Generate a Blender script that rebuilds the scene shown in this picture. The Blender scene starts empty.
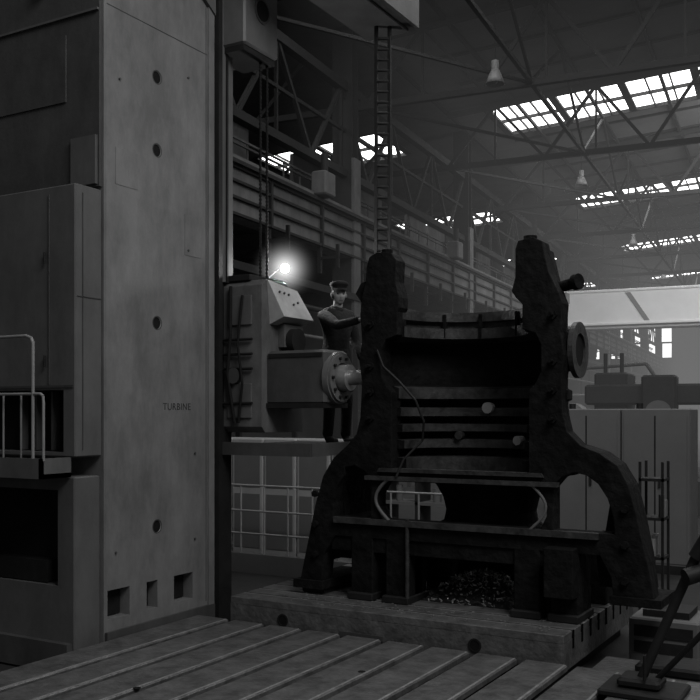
import bpy, math, random
from mathutils import Vector, Matrix, geometry
random.seed(7)
sc = bpy.context.scene
R = math.radians

# ------------------------------------------------------------------ materials
def mat(name, g, rough=.7, metal=0.0, var=.3, scale=2.0, bump=.15, bscale=25, streak=0.0, spec=.3):
    m = bpy.data.materials.new(name); m.use_nodes = True
    nt = m.node_tree; N = nt.nodes; L = nt.links
    b = N['Principled BSDF']
    b.inputs['Roughness'].default_value = rough
    b.inputs['Metallic'].default_value = metal
    b.inputs['Specular IOR Level'].default_value = spec
    tc = N.new('ShaderNodeTexCoord')
    n1 = N.new('ShaderNodeTexNoise'); n1.inputs['Scale'].default_value = scale; n1.inputs['Detail'].default_value = 10
    n1.inputs['Roughness'].default_value = .7
    L.new(tc.outputs['Object'], n1.inputs['Vector'])
    cr = N.new('ShaderNodeValToRGB')
    lo = g*(1-var); hi = g*(1+var)
    cr.color_ramp.elements[0].position = .3; cr.color_ramp.elements[0].color = (lo, lo, lo, 1)
    cr.color_ramp.elements[1].position = .7; cr.color_ramp.elements[1].color = (hi, hi, hi, 1)
    L.new(n1.outputs['Fac'], cr.inputs['Fac'])
    col = cr.outputs['Color']
    if streak > 0:
        mp = N.new('ShaderNodeMapping'); mp.inputs['Scale'].default_value = (1.6, 1.6, .55)
        L.new(tc.outputs['Object'], mp.inputs['Vector'])
        n2 = N.new('ShaderNodeTexNoise'); n2.inputs['Scale'].default_value = 1.6; n2.inputs['Detail'].default_value = 9
        n2.inputs['Roughness'].default_value = .7
        L.new(mp.outputs['Vector'], n2.inputs['Vector'])
        c2 = N.new('ShaderNodeValToRGB')
        c2.color_ramp.elements[0].position = .38; c2.color_ramp.elements[0].color = (1-streak,)*3+(1,)
        c2.color_ramp.elements[1].position = .62; c2.color_ramp.elements[1].color = (1, 1, 1, 1)
        L.new(n2.outputs['Fac'], c2.inputs['Fac'])
        mx = N.new('ShaderNodeMix'); mx.data_type = 'RGBA'; mx.blend_type = 'MULTIPLY'; mx.inputs[0].default_value = 1
        L.new(col, mx.inputs[6]); L.new(c2.outputs['Color'], mx.inputs[7])
        col = mx.outputs[2]
    L.new(col, b.inputs['Base Color'])
    if bump > 0:
        n3 = N.new('ShaderNodeTexNoise'); n3.inputs['Scale'].default_value = bscale; n3.inputs['Detail'].default_value = 5
        L.new(tc.outputs['Object'], n3.inputs['Vector'])
        bp = N.new('ShaderNodeBump'); bp.inputs['Strength'].default_value = bump; bp.inputs['Distance'].default_value = .02
        L.new(n3.outputs['Fac'], bp.inputs['Height']); L.new(bp.outputs['Normal'], b.inputs['Normal'])
    return m

def emat(name, g, s):
    m = bpy.data.materials.new(name); m.use_nodes = True
    nt = m.node_tree; nt.nodes.clear()
    e = nt.nodes.new('ShaderNodeEmission'); e.inputs[0].default_value = (g, g, g, 1); e.inputs[1].default_value = s
    tc = nt.nodes.new('ShaderNodeTexCoord'); n = nt.nodes.new('ShaderNodeTexNoise'); n.inputs['Scale'].default_value = .7
    n.inputs['Detail'].default_value = 5
    nt.links.new(tc.outputs['Object'], n.inputs['Vector'])
    mr = nt.nodes.new('ShaderNodeMapRange'); mr.inputs[3].default_value = s*.55; mr.inputs[4].default_value = s*1.35
    nt.links.new(n.outputs['Fac'], mr.inputs[0]); nt.links.new(mr.outputs[0], e.inputs[1])
    o = nt.nodes.new('ShaderNodeOutputMaterial'); nt.links.new(e.outputs[0], o.inputs[0])
    return m

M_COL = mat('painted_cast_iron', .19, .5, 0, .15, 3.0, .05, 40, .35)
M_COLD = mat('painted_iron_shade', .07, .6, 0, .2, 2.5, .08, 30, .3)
M_CAB = mat('cabinet_paint', .115, .5, 0, .12, 3, .03, 30, .25)
M_DARK = mat('dark_steel', .016, .6, .2, .4, 4, .1)
M_BLACK = mat('black_paint_and_void_shade', .004, .9, 0, .2)  # flat black paints shade inside holes and recesses; housing disc is black
M_CAST = mat('rough_casting', .0085, .8, .0, .7, 5, 1.0, 14, .3, .12)
M_MACH = mat('machined_casting', .045, .5, .2, .7, 8, .3, 30)
M_BRIGHT = mat('bright_steel', .38, .35, .6, .25, 6, .05)
M_PLATE = mat('worn_steel_plate', .13, .42, .35, .5, 6, .4, 25)
M_SLOT = mat('groove_shade', .002, .9, spec=.05)  # near-black strips paint the shade down in slots and grooves
M_EDGE = mat('slot_edge_highlight', .32, .4, .3, .4, 9, .1)  # pale strip beside each slot, a highlight put into the colour
M_FLOOR = mat('factory_floor', .025, .75, 0, .5, .8, .2, 6)
M_HEAD = mat('headstock_paint', .13, .5, 0, .25, 4, .08, 25, .4)
M_PANEL = mat('light_panel', .34, .5, 0, .25, 5, .05)
M_STEELD = mat('hall_steel', .02, .7, 0, .3, 1)
M_FASC = mat('runway_paint', .15, .7, 0, .3, .8, .05, 10, .3)
M_ROOF = mat('roof_deck', .10, .85, 0, .25, .4, .1, 4)
M_WALL = mat('hall_wall', .05, .85, 0, .35, .3, .1, 4)
M_CRANE = mat('crane_paint', .8, .6, 0, .08, .5, .03)
M_SKY = emat('skylight_glass', 1, 4.2)
M_WIN = emat('window_glass', 1, 1.3)
M_GCAB = mat('grey_cabinet', .12, .6, 0, .12, 1, .03)
M_LCAB = mat('light_cabinet', .30, .6, 0, .15, 2, .03)
M_RAIL = mat('rail_paint', .26, .5, 0, .2, 5, .03)
M_JACKET = mat('work_jacket', .014, .9, 0, .4, 9, .5, 40)
M_SKIN = mat('skin', .28, .55, 0, .12, 14, .05)
M_HAIR = mat('hair', .015, .8)
M_CAP = mat('cap_cloth', .012, .9)
M_BOOT = mat('boot_leather', .012, .6)
M_ENAM = mat('lamp_enamel', .18, .4, 0, .1)
M_CABLE = mat('rubber_cable', .005, .8)
M_INK = mat('stencil_ink', .04, .8)
M_STRIPE = mat('dark_stripe_paint', .2, .5, 0, .05)

# ------------------------------------------------------------------ builder
class B:
    def __init__(s, name, M=None):
        s.name = name; s.v = []; s.f = []; s.mi = []; s.mats = []; s.M = M; s.smooth = []
    def _m(s, m):
        if m not in s.mats: s.mats.append(m)
        return s.mats.index(m)
    def add(s, vs, fs, m, smooth=False):
        o = len(s.v); k = s._m(m)
        s.v += [Vector(v) for v in vs]
        for f in fs:
            s.f.append([i+o for i in f]); s.mi.append(k); s.smooth.append(smooth)
    def box(s, x0, x1, y0, y1, z0, z1, m):
        vs = [(x0,y0,z0),(x1,y0,z0),(x1,y1,z0),(x0,y1,z0),(x0,y0,z1),(x1,y0,z1),(x1,y1,z1),(x0,y1,z1)]
        s.add(vs, [(0,3,2,1),(4,5,6,7),(0,1,5,4),(1,2,6,5),(2,3,7,6),(3,0,4,7)], m)
    def bbox(s, x0, x1, y0, y1, z0, z1, m, c=.02):
        vs = []
        for z, d in ((z0, c), (z0+c, 0), (z1-c, 0), (z1, c)):
            a0, a1, b0, b1 = x0+d, x1-d, y0+d, y1-d
            vs += [(a0+c,b0,z),(a1-c,b0,z),(a1,b0+c,z),(a1,b1-c,z),(a1-c,b1,z),(a0+c,b1,z),(a0,b1-c,z),(a0,b0+c,z)]
        fs = [tuple(reversed(range(8))), tuple(range(24, 32))]
        for r in range(3):
            for i in range(8):
                j = (i+1) % 8
                fs.append((r*8+i, r*8+j, r*8+8+j, r*8+8+i))
        s.add(vs, fs, m)
    def cyl(s, p0, p1, r0, m, r1=None, seg=16, cap=True, smooth=True):
        if r1 is None: r1 = r0
        p0 = Vector(p0); p1 = Vector(p1); d = (p1-p0).normalized()
        u = d.orthogonal().normalized(); w = d.cross(u)
        if seg == 4:
            up = Vector((0,0,1)) if abs(d.z) < .9 else Vector((1,0,0))
            u = d.cross(up).normalized(); w = d.cross(u); u, w = (u+w).normalized(), (w-u).normalized(); smooth = False
        vs = []
        for p, r in ((p0, r0), (p1, r1)):
            for i in range(seg):
                a = 2*math.pi*i/seg
                vs.append(p+u*math.cos(a)*r+w*math.sin(a)*r)
        fs = [(i, (i+1) % seg, seg+(i+1) % seg, seg+i) for i in range(seg)]
        s.add(vs, fs, m, smooth)
        if cap:
            s.add(vs[:seg], [tuple(reversed(range(seg)))], m); s.add(vs[seg:], [tuple(range(seg))], m)
    def tube(s, pts, r, m, seg=8):
        for a, b in zip(pts[:-1], pts[1:]): s.cyl(a, b, r, m, seg=seg)
    def ring(s, c, axis, r0, r1, h, m, seg=32):
        c = Vector(c); d = Vector(axis).normalized(); u = d.orthogonal().normalized(); w = d.cross(u)
        vs = []
        for (r, o) in ((r0, 0), (r1, 0), (r1, h), (r0, h)):
            for i in range(seg):
                a = 2*math.pi*i/seg; vs.append(c+d*o+u*math.cos(a)*r+w*math.sin(a)*r)
        fs = []
        for k in range(4):
            k2 = (k+1) % 4
            for i in range(seg):
                j = (i+1) % seg; fs.append((k*seg+i, k*seg+j, k2*seg+j, k2*seg+i))
        s.add(vs, fs, m)
    def prism(s, loops, y0, y1, m, ox=0.0):
        P = [[Vector((x+ox, 0, z)) for x, z in lp] for lp in loops]
        tri = geometry.tessellate_polygon([[Vector((p.x, p.z, 0)) for p in lp] for lp in P])
        flat = [p for lp in P for p in lp]; n = len(flat)
        vs = [(p.x, y0, p.z) for p in flat]+[(p.x, y1, p.z) for p in flat]
        fs = [tuple(t) for t in tri]+[(t[2]+n, t[1]+n, t[0]+n) for t in tri]
        o = 0
        for lp in P:
            k = len(lp)
            for i in range(k):
                j = (i+1) % k; fs.append((o+i, o+j, o+j+n, o+i+n))
            o += k
        s.add(vs, fs, m)
    def revolve(s, prof, c, a0, a1, m, seg=32, closed=True, smooth=False, mfun=None):
        full = abs(a1-a0-360) < .01
        n = len(prof); rows = seg if full else seg+1
        vs = []
        for i in range(rows):
            a = R(a0+(a1-a0)*i/seg)
            for r, z in prof: vs.append((c[0]+r*math.cos(a), c[1]+r*math.sin(a), z))
        base = len(s.v); s.v += [Vector(v) for v in vs]
        for k in range(n if closed else n-1):
            k2 = (k+1) % n
            kk = s._m(mfun(prof[k], prof[k2]) if mfun else m)
            for i in range(seg):
                i2 = (i+1) % rows
                s.f.append([q+base for q in (i*n+k, i2*n+k, i2*n+k2, i*n+k2)]); s.mi.append(kk); s.smooth.append(smooth)
        if closed and not full:
            for i in (0, seg):
                s.add([vs[i*n+k] for k in range(n)], [tuple(range(n))], m)
    def sphere(s, c, r, m, sx=1, sy=1, sz=1, seg=16, rings=10):
        vs = []; fs = []
        for i in range(rings+1):
            th = math.pi*i/rings
            for j in range(seg):
                ph = 2*math.pi*j/seg
                vs.append((c[0]+r*sx*math.sin(th)*math.cos(ph), c[1]+r*sy*math.sin(th)*math.sin(ph), c[2]+r*sz*math.cos(th)))
        for i in range(rings):
            for j in range(seg):
                k = (j+1) % seg; fs.append((i*seg+j, i*seg+k, (i+1)*seg+k, (i+1)*seg+j))
        s.add(vs, fs, m, True)
    def done(s, parent=None, bevel=0):
        vs = [s.M @ v for v in s.v] if s.M else s.v
        lo = Vector([min(v[i] for v in vs) for i in range(3)]); hi = Vector([max(v[i] for v in vs) for i in range(3)])
        o = Vector(((lo.x+hi.x)/2, (lo.y+hi.y)/2, lo.z))
        me = bpy.data.meshes.new(s.name)
        me.from_pydata([v-o for v in vs], [], s.f)
        for m in s.mats: me.materials.append(m)
        for p, k, sm in zip(me.polygons, s.mi, s.smooth): p.material_index = k; p.use_smooth = sm
        import bmesh
        bm = bmesh.new(); bm.from_mesh(me); bmesh.ops.recalc_face_normals(bm, faces=bm.faces); bm.to_mesh(me); bm.free()
        ob = bpy.data.objects.new(s.name, me); sc.collection.objects.link(ob); ob.location = o
        if bevel:
            bv = ob.modifiers.new('Bevel', 'BEVEL'); bv.width = bevel; bv.segments = 2; bv.limit_method = 'ANGLE'
        if parent:
            ob.parent = parent
            ob.location = o-parent.location
        return ob

def empty(name):
    e = bpy.data.objects.new(name, None); sc.collection.objects.link(e); return e

def cut(ob, cutter):
    md = ob.modifiers.new('Cut', 'BOOLEAN'); md.operation = 'DIFFERENCE'; md.object = cutter; md.solver = 'EXACT'
    dg = bpy.context.evaluated_depsgraph_get()
    me = bpy.data.meshes.new_from_object(ob.evaluated_get(dg))
    ob.modifiers.clear(); ob.data = me
    bpy.data.objects.remove(cutter, do_unlink=True)

FL = -.25
H = Matrix.Rotation(R(5.74), 4, 'Z')

# ------------------------------------------------------------------ camera
cam = bpy.data.cameras.new('camera'); co = bpy.data.objects.new('camera', cam); sc.collection.objects.link(co)
co.location = (0, 0, 2); co.rotation_euler = (R(90), 0, R(30.07))
cam.sensor_width = 36; cam.lens = 950/700*36; cam.shift_y = 63/700
cam.clip_end = 300
sc.camera = co

# ------------------------------------------------------------------ boring mill
mill = empty('horizontal_boring_mill')
c = B('column')
c.bbox(-8.6, -6.07, 6.17, 7.69, FL+.02, 8.2, M_COL, .015)
col = c.done(mill)
k = B('cutter')
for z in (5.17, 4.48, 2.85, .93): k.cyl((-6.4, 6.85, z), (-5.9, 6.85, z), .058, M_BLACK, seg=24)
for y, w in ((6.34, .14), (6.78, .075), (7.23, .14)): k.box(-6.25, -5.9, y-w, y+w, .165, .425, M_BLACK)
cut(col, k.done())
c = B('column_details')
for z in (5.17, 4.48, 2.85, .93):
    c.cyl((-6.16, 6.85, z), (-6.08, 6.85, z), .056, M_BLACK, seg=24)
    c.ring((-6.072, 6.85, z), (1, 0, 0), .058, .068, .003, M_COLD, 24)
for y, w in ((6.34, .14), (6.78, .075), (7.23, .14)): c.box(-6.245, -6.18, y-w+.01, y+w-.01, .175, .415, M_DARK)
c.box(-6.07, -6.066, 6.30, 6.58, 4.05, 4.38, M_COL)
c.box(-6.07, -6.066, 7.25, 7.5, 3.55, 3.95, M_COL)
c.box(-6.07, -6.067, 6.19, 7.68, 5.62, 5.627, M_COLD)
c.box(-6.07, -6.067, 7.575, 7.583, .1, 8.0, M_COLD)
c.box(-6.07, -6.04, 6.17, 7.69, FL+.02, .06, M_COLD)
c.box(-6.07, -6.05, 7.60, 7.69, FL+.02, 8.2, M_COL)
for y, z in ((6.3, .75), (7.4, .75), (7.4, 1.6), (6.35, 5.0), (7.3, 5.3), (7.3, 3.6)): c.cyl((-6.07, y, z), (-6.058, y, z), .012, M_COLD, seg=10)
# slanted top bracket
c.add([(-6.07, 6.17, 7.0), (-6.07, 7.69, 6.05), (-6.07, 7.69, 8.2), (-6.07, 6.17, 8.2), (-6.03, 6.17, 7.0), (-6.03, 7.69, 6.05), (-6.03, 7.69, 8.2), (-6.03, 6.17, 8.2)], [(4,5,6,7),(0,1,5,4),(1,2,6,5),(2,3,7,6),(3,0,4,7)], M_CAB)
c.box(-8.6, -6.10, 6.13, 6.172, 4.0, 8.2, M_COLD)
c.box(-6.42, -6.12, 6.10, 6.135, 4.02, 4.45, M_CAB)
c.box(-8.6, -6.10, 6.105, 6.135, 5.55, 5.57, M_CAB)
c.box(-8.0, -6.5, 6.115, 6.135, 4.8, 5.4, M_COLD)
c.cyl((-6.75, 6.13, 5.9), (-6.75, 6.05, 5.9), .07, M_DARK, seg=16)
c.done(mill)
tx = bpy.data.curves.new('stencil_lettering', 'FONT'); tx.body = 'TURBINE'; tx.size = .095; tx.extrude = .001; tx.space_character = 1.1
to = bpy.data.objects.new('stencil_lettering', tx); sc.collection.objects.link(to)
to.location = (-6.068, 6.93, 2.03); to.rotation_euler = (R(90), 0, R(90)); tx.materials.append(M_INK); to.parent = mill

c = B('guide_ways')
c.box(-6.4, -6.0, 7.70, 7.76, FL+.02, 8.2, M_DARK)
c.box(-6.32, -6.02, 7.76, 7.96, 3.35, 8.2, M_CAB)
c.box(-6.32, -6.06, 7.76, 7.99, FL+.02, 3.35, M_DARK)
c.box(-6.6, -6.2, 7.99, 8.04, FL+.02, 8.2, M_DARK)
c.box(-6.02, -6.0, 7.84, 7.86, 3.35, 8.2, M_DARK)
c.done(mill)

c = B('drive_cabinet')
c.bbox(-8.6, -6.10, 5.85, 6.165, 1.62, 3.97, M_CAB, .012)
cab = c.done(mill)
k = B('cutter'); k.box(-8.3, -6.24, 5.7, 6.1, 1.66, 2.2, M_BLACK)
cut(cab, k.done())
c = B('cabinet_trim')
c.box(-8.3, -6.25, 6.04, 6.095, 1.67, 2.19, M_BLACK)  # black back panel paints the alcove's shade
c.box(-6.42, -6.41, 5.842, 5.852, 2.25, 3.9, M_COLD)
c.box(-7.3, -6.12, 5.84, 5.852, 2.22, 2.24, M_COLD)
for z in (2.4, 3.3): c.cyl((-6.45, 5.83, z), (-6.45, 5.83, z+.1), .01, M_DARK, seg=8)
c.box(-6.10, -6.094, 5.93, 5.94, 1.68, 3.9, M_COLD)
c.box(-6.10, -6.094, 5.87, 6.15, 3.0, 3.008, M_COLD)
for x in (-6.9, -6.7, -6.5): c.box(x, x+.02, 5.95, 6.03, 1.67, 2.19, M_COLD)
c.done(mill)
c = B('carriage')
c.bbox(-8.6, -6.12, 5.86, 6.165, FL+.02, 1.45, M_CAB, .012)
car = c.done(mill)
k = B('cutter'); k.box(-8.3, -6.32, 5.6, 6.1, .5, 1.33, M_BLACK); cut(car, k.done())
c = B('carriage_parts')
c.box(-8.3, -6.33, 6.04, 6.09, .51, 1.32, M_BLACK)  # black sheet deepens the shallow recess, shade put into its colour
c.box(-7.6, -6.5, 5.9, 6.04, .51, .7, M_DARK)
c.box(-8.6, -6.15, 5.80, 6.16, FL+.02, .02, M_COLD)
c.done(mill)
c = B('operator_balcony')
c.box(-8.3, -6.16, 5.55, 5.86, 1.45, 1.49, M_CAB)
c.box(-8.3, -6.16, 5.53, 5.56, 1.45, 1.62, M_CAB)
c.box(-6.19, -6.16, 5.53, 5.86, 1.45, 1.62, M_CAB)
for x in (-8.2, -7.5, -6.9): c.cyl((x, 5.56, 1.6), (x, 5.56, 2.62), .015, M_RAIL, seg=8)
c.cyl((-6.29, 5.56, 1.6), (-6.29, 5.56, 2.60), .014, M_RAIL, seg=8)
c.tube([(-8.2, 5.56, 2.65), (-6.37, 5.56, 2.65), (-6.31, 5.56, 2.63), (-6.29, 5.56, 2.58)], .014, M_RAIL)
c.tube([(-8.2, 5.56, 2.16), (-6.20, 5.56, 2.16), (-6.17, 5.56, 2.14), (-6.165, 5.56, 2.08), (-6.165, 5.56, 1.6)], .012, M_RAIL)
for i in range(3): c.cyl((-6.48-.22*i, 5.6, 1.6), (-6.48-.22*i, 5.6, 2.16), .009, M_RAIL, seg=8)
c.done(mill)

c = B('counterweight_housing')
c.bbox(-6.4, -5.75, 7.80, 8.40, 5.76, 7.2, M_CAB, .02)
c.cyl((-5.75, 8.1, 6.18), (-5.735, 8.1, 6.18), .105, M_BLACK, seg=28)
c.ring((-5.75, 8.1, 6.18), (1, 0, 0), .105, .13, .01, M_COLD, 28)
c.box(-6.2, -5.78, 7.82, 8.38, 5.70, 5.765, M_DARK)
c.done(mill)
c = B('overhead_service_box')
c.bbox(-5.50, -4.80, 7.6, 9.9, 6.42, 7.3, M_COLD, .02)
c.box(-5.42, -4.9, 7.7, 9.8, 6.38, 6.43, M_CAB)
c.box(-6.4, -5.4, 8.0, 8.3, 6.9, 7.2, M_DARK)
c.done(mill)
c = B('hoist_chains')
for y in (8.2, 8.32):
    c.cyl((-5.84, y, 3.3), (-5.84, y, 5.75), .010, M_CABLE, seg=6)
    for i in range(60):
        c.cyl((-5.84, y, 3.32+i*.04), (-5.84, y, 3.34+i*.04), .016, M_CABLE, seg=6)
c.done(mill)
c = B('service_ladder')
lx, ly = -5.07, 9.5
dxy = Vector((.865, .501, 0))*.075
for sgn in (-1, 1):
    p = Vector((lx, ly, 0))+dxy*sgn
    c.cyl((p.x, p.y, 1.66), (p.x, p.y, 6.45), .024, M_DARK, seg=4)
for i in range(38):
    z = 1.8+i*.12
    c.cyl(Vector((lx, ly, z))-dxy, Vector((lx, ly, z))+dxy, .016, M_DARK, seg=6)
c.done(mill)

c = B('headstock')
pr = [(8.62, 1.80), (8.62, 3.05), (8.3, 3.36), (7.92, 3.36), (7.86, 3.3), (7.86, 1.86), (7.92, 1.80)]
n = len(pr)
vs = [(-6.12, y, z) for y, z in pr]+[(-5.58, y, z) for y, z in pr]
c.add(vs, [tuple(range(n)), tuple(range(n, 2*n))]+[(i, (i+1) % n, n+(i+1) % n, n+i) for i in range(n)], M_HEAD)
c.add([(-5.57, 7.95, 3.36), (-5.57, 8.50, 3.30), (-5.40, 8.56, 2.98), (-5.40, 8.0, 2.98), (-5.6, 7.95, 3.36), (-5.6, 8.5, 3.30), (-5.6, 8.56, 2.9), (-5.6, 8.0, 2.9)],
      [(0, 1, 2, 3), (4, 5, 1, 0), (1, 5, 6, 2), (3, 2, 6, 7), (0, 3, 7, 4)], M_PANEL)
for i, (u, v) in enumerate([(.2, .3), (.35, .3), (.5, .3), (.5, .6), (.7, .5)]):
    p = Vector((-5.57, 7.95, 3.36)).lerp(Vector((-5.57, 8.50, 3.30)), u).lerp(Vector((-5.40, 8.0+.56*u, 2.98)), v)
    c.cyl(p, p+Vector((.02, 0, .012)), .012, M_COLD, seg=10)
c.box(-5.58, -5.5, 8.15, 8.5, 2.68, 2.92, M_HEAD)
c.cyl((-5.58, 8.3, 2.75), (-5.42, 8.3, 2.75), .13, M_DARK, seg=24)
c.box(-6.0, -5.7, 7.84, 7.87, 1.95, 2.3, M_CAB)
c.box(-6.0, -5.7, 7.84, 7.87, 2.9, 3.2, M_CAB)
for z in (2.1, 2.45, 2.6, 2.75): c.cyl((-6.05, 7.83, z), (-5.68, 7.83, z), .015, M_DARK, seg=8)
c.tube([(-5.95, 7.83, 3.3), (-5.93, 7.80, 2.8), (-5.97, 7.80, 2.4), (-5.9, 7.83, 1.9)], .018, M_CABLE)
c.tube([(-5.80, 7.83, 3.2), (-5.84, 7.80, 2.7), (-5.78, 7.80, 2.3), (-5.85, 7.83, 1.9)], .014, M_CABLE)
c.cyl((-5.9, 7.88, 2.38), (-5.9, 7.80, 2.38), .08, M_COLD, seg=20)
c.box(-6.1, -5.75, 7.88, 8.5, 3.36, 3.42, M_DARK)
c.done(mill, bevel=.008)
c = B('spindle_sleeve')
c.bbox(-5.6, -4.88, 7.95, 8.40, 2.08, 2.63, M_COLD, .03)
c.box(-5.55, -4.92, 7.94, 7.955, 2.56, 2.60, M_DARK)
c.box(-5.58, -4.9, 7.93, 8.42, 2.05, 2.10, M_DARK)
c.cyl((-4.90, 8.17, 2.35), (-4.84, 8.17, 2.35), .26, M_HEAD, seg=36)
c.ring((-4.845, 8.17, 2.35), (1, 0, 0), .15, .24, .03, M_HEAD, 36)
for i in range(10):
    a = i*math.pi/5; c.cyl((-4.82, 8.17+.2*math.cos(a), 2.35+.2*math.sin(a)), (-4.79, 8.17+.2*math.cos(a), 2.35+.2*math.sin(a)), .016, M_DARK, seg=8)
c.cyl((-4.84, 8.17, 2.35), (-4.72, 8.17, 2.35), .13, M_BRIGHT, seg=32)
c.cyl((-4.72, 8.17, 2.35), (-4.49, 8.17, 2.35), .075, M_BRIGHT, seg=32)
c.done(mill)
c = B('operator_platform')
c.box(-6.3, -4.98, 7.84, 9.62, 1.60, 1.66, M_DARK)
c.box(-6.3, -4.98, 7.82, 7.86, 1.57, 1.70, M_COLD)
c.box(-5.0, -4.97, 7.84, 9.62, 1.57, 1.70, M_COLD)
c.box(-6.4, -6.2, 7.9, 8.05, .9, 1.6, M_DARK)
c.done(mill)

# ------------------------------------------------------------------ work lamp
lamp = empty('work_lamp'); LP = Vector((-6.0, 8.9, 3.63))
c = B('lamp_arm')
c.tube([(-5.98, 8.45, 3.4), (-6.06, 8.7, 3.52), (-6.08, 8.95, 3.66)], .008, M_CABLE)
c.cyl(LP+Vector((-.08, .07, .03)), LP+Vector((-.01, .01, .0)), .03, M_DARK, r1=.05, seg=20, cap=False)
c.done(lamp)
c = B('bulb'); c.sphere(LP, .05, emat('bulb_glow', 1, 60)); c.done(lamp)
vm = bpy.data.materials.new('lamp_halo_glow'); vm.use_nodes = True; nt = vm.node_tree; nt.nodes.clear()  # emission fading outward paints the halo around the bulb
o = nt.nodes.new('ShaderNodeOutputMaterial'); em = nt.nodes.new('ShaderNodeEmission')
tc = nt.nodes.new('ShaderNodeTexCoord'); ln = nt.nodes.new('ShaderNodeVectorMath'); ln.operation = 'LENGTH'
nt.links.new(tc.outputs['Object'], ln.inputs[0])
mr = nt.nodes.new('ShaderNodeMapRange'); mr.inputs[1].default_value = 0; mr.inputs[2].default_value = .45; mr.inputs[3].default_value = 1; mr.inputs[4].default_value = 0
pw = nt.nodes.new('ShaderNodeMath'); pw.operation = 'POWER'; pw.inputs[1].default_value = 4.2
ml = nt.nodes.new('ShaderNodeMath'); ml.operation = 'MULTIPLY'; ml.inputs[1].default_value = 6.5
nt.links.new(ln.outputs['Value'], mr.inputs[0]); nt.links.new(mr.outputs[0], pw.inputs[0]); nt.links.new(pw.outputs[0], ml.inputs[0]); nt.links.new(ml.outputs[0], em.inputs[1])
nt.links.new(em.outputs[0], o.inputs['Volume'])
c = B('lamp_halo'); c.sphere((0, 0, 0), .45, vm, seg=24, rings=14)
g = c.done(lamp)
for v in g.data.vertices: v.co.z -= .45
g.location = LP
pl = bpy.data.lights.new('bulb_light', 'POINT'); pl.energy = 60; pl.shadow_soft_size = .06
po = bpy.data.objects.new('bulb_light', pl); sc.collection.objects.link(po); po.location = LP+Vector((.1, -.1, 0)); po.parent = lamp

# ------------------------------------------------------------------ table
c = B('t_slot_table')
TX0, TX1, TY0, TY1 = -5.7, -2.35, 7.5, 9.8
c.box(TX0, TX1, TY0, TY1, -.10, .13, M_PLATE)
c.box(TX0+.1, TX1-.1, TY0+.1, TY1-.1, FL, -.1, M_DARK)
ny = 9; w = (TY1-TY0)/ny
for i in range(ny):
    y0 = TY0+i*w+(.03 if i else 0); y1 = TY0+(i+1)*w-(.03 if i < ny-1 else 0)
    c.bbox(TX0, TX1, y0, y1, .128, .20, M_PLATE, .006)
    c.box(TX0+.01, TX1-.01, y1-.016, y1-.004, .1955, .2008, M_EDGE)
for i in range(1, ny): c.box(TX0+.01, TX1-.01, TY0+i*w-.03, TY0+i*w+.03, .125, .135, M_SLOT)
for x in (-5.08, -3.12):
    c.cyl((x, TY0-.004, .03), (x, TY0+.05, .03), .045, M_BLACK, seg=20); c.ring((x, TY0-.008, .03), (0, 1, 0), .045, .06, .01, M_DARK, 20)
c.box(-4.45, -4.0, TY0-.006, TY0, -.05, .0, M_COLD)
for i in range(1, ny): c.box(TX1, TX1+.006, TY0+i*w-.02, TY0+i*w+.02, .05, .2, M_SLOT)
c.box(TX0, TX1, TY0-.004, TY0, -.085, -.075, M_SLOT)
c.done()

c = B('t_slot_floor_plate')
PX0, PX1, PY0, PY1 = -6.03, 2.4, 1.5, 7.4
c.box(PX0, PX1, PY0, PY1, FL, -.06, M_PLATE)
c.box(PX0+.01, PX1-.01, PY0, PY1-.01, -.062, -.055, M_SLOT)
sp = .42; n = int((PX1-PX0)/sp)
for i in range(n):
    x0 = PX0+i*sp; c.bbox(x0+(.034 if i else 0), x0+sp-.034, PY0, PY1, -.06, 0, M_PLATE, .012)
    c.box(x0+sp-.062, x0+sp-.044, PY0, PY1-.02, -.004, .0008, M_EDGE)
for (x, y) in ((-4.8, 5.2), (-3.6, 6.4), (-2.5, 5.8)): c.cyl((x, y, 0), (x, y, .003), .03, M_BLACK, seg=12)
c.done()

# ------------------------------------------------------------------ casing
cas = empty('turbine_casing')
CX = -3.5; CY = 8.12
halfR = [(1.76,.42),(1.71,.7),(1.65,.95),(1.60,1.18),(1.54,1.40),(1.45,1.56),(1.30,1.66),(1.14,1.72),(1.02,1.84),(.98,2.0),(.97,2.3),(1.0,2.5),(.96,2.7),(.98,2.95),(.94,3.06),(.86,3.22),(.82,3.38),(.80,3.50),(.72,3.54),(.58,3.52),(.555,3.45),(.555,3.2),(.52,3.08),(.56,3.02),(.62,2.96),(.62,2.74),(.74,2.70),(.79,2.6),(.79,2.36),(.74,2.26),(.68,2.2),(.68,1.46)]
halfL = [(1.72,.28),(1.66,.55),(1.60,.80),(1.53,1.10),(1.44,1.38),(1.32,1.56),(1.16,1.69),(1.06,1.80),(1.02,1.95),(1.0,2.3),(1.03,2.5),(1.0,2.7),(1.02,2.95),(1.0,3.12),(.96,3.26),(.95,3.40),(.92,3.50),(.84,3.54),(.68,3.52),(.63,3.45),(.64,3.25),(.60,3.10),(.60,3.0),(.62,2.96),(.62,2.74),(.74,2.70),(.79,2.6),(.79,2.36),(.74,2.26),(.68,2.2),(.68,1.46)]
foot = [(-1.46, .28), (-1.42, .62), (-1.3, .80), (1.3, .80), (1.40, .62), (1.42, .42)]
outer = halfR+[(-x, z) for x, z in reversed(halfL)]+foot
def arch(s):
    pts = [(.90,.98),(.90,1.36),(.97,1.44),(1.08,1.49),(1.19,1.47),(1.29,1.40),(1.37,1.28),(1.42,1.12),(1.43,.98)]
    return [(s*x, z) for x, z in pts]
cen = [(-.78,.98),(-.84,1.10),(-.84,1.22),(-.76,1.35),(.76,1.35),(.84,1.22),(.84,1.10),(.78,.98)]
c = B('split_flange')
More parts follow.
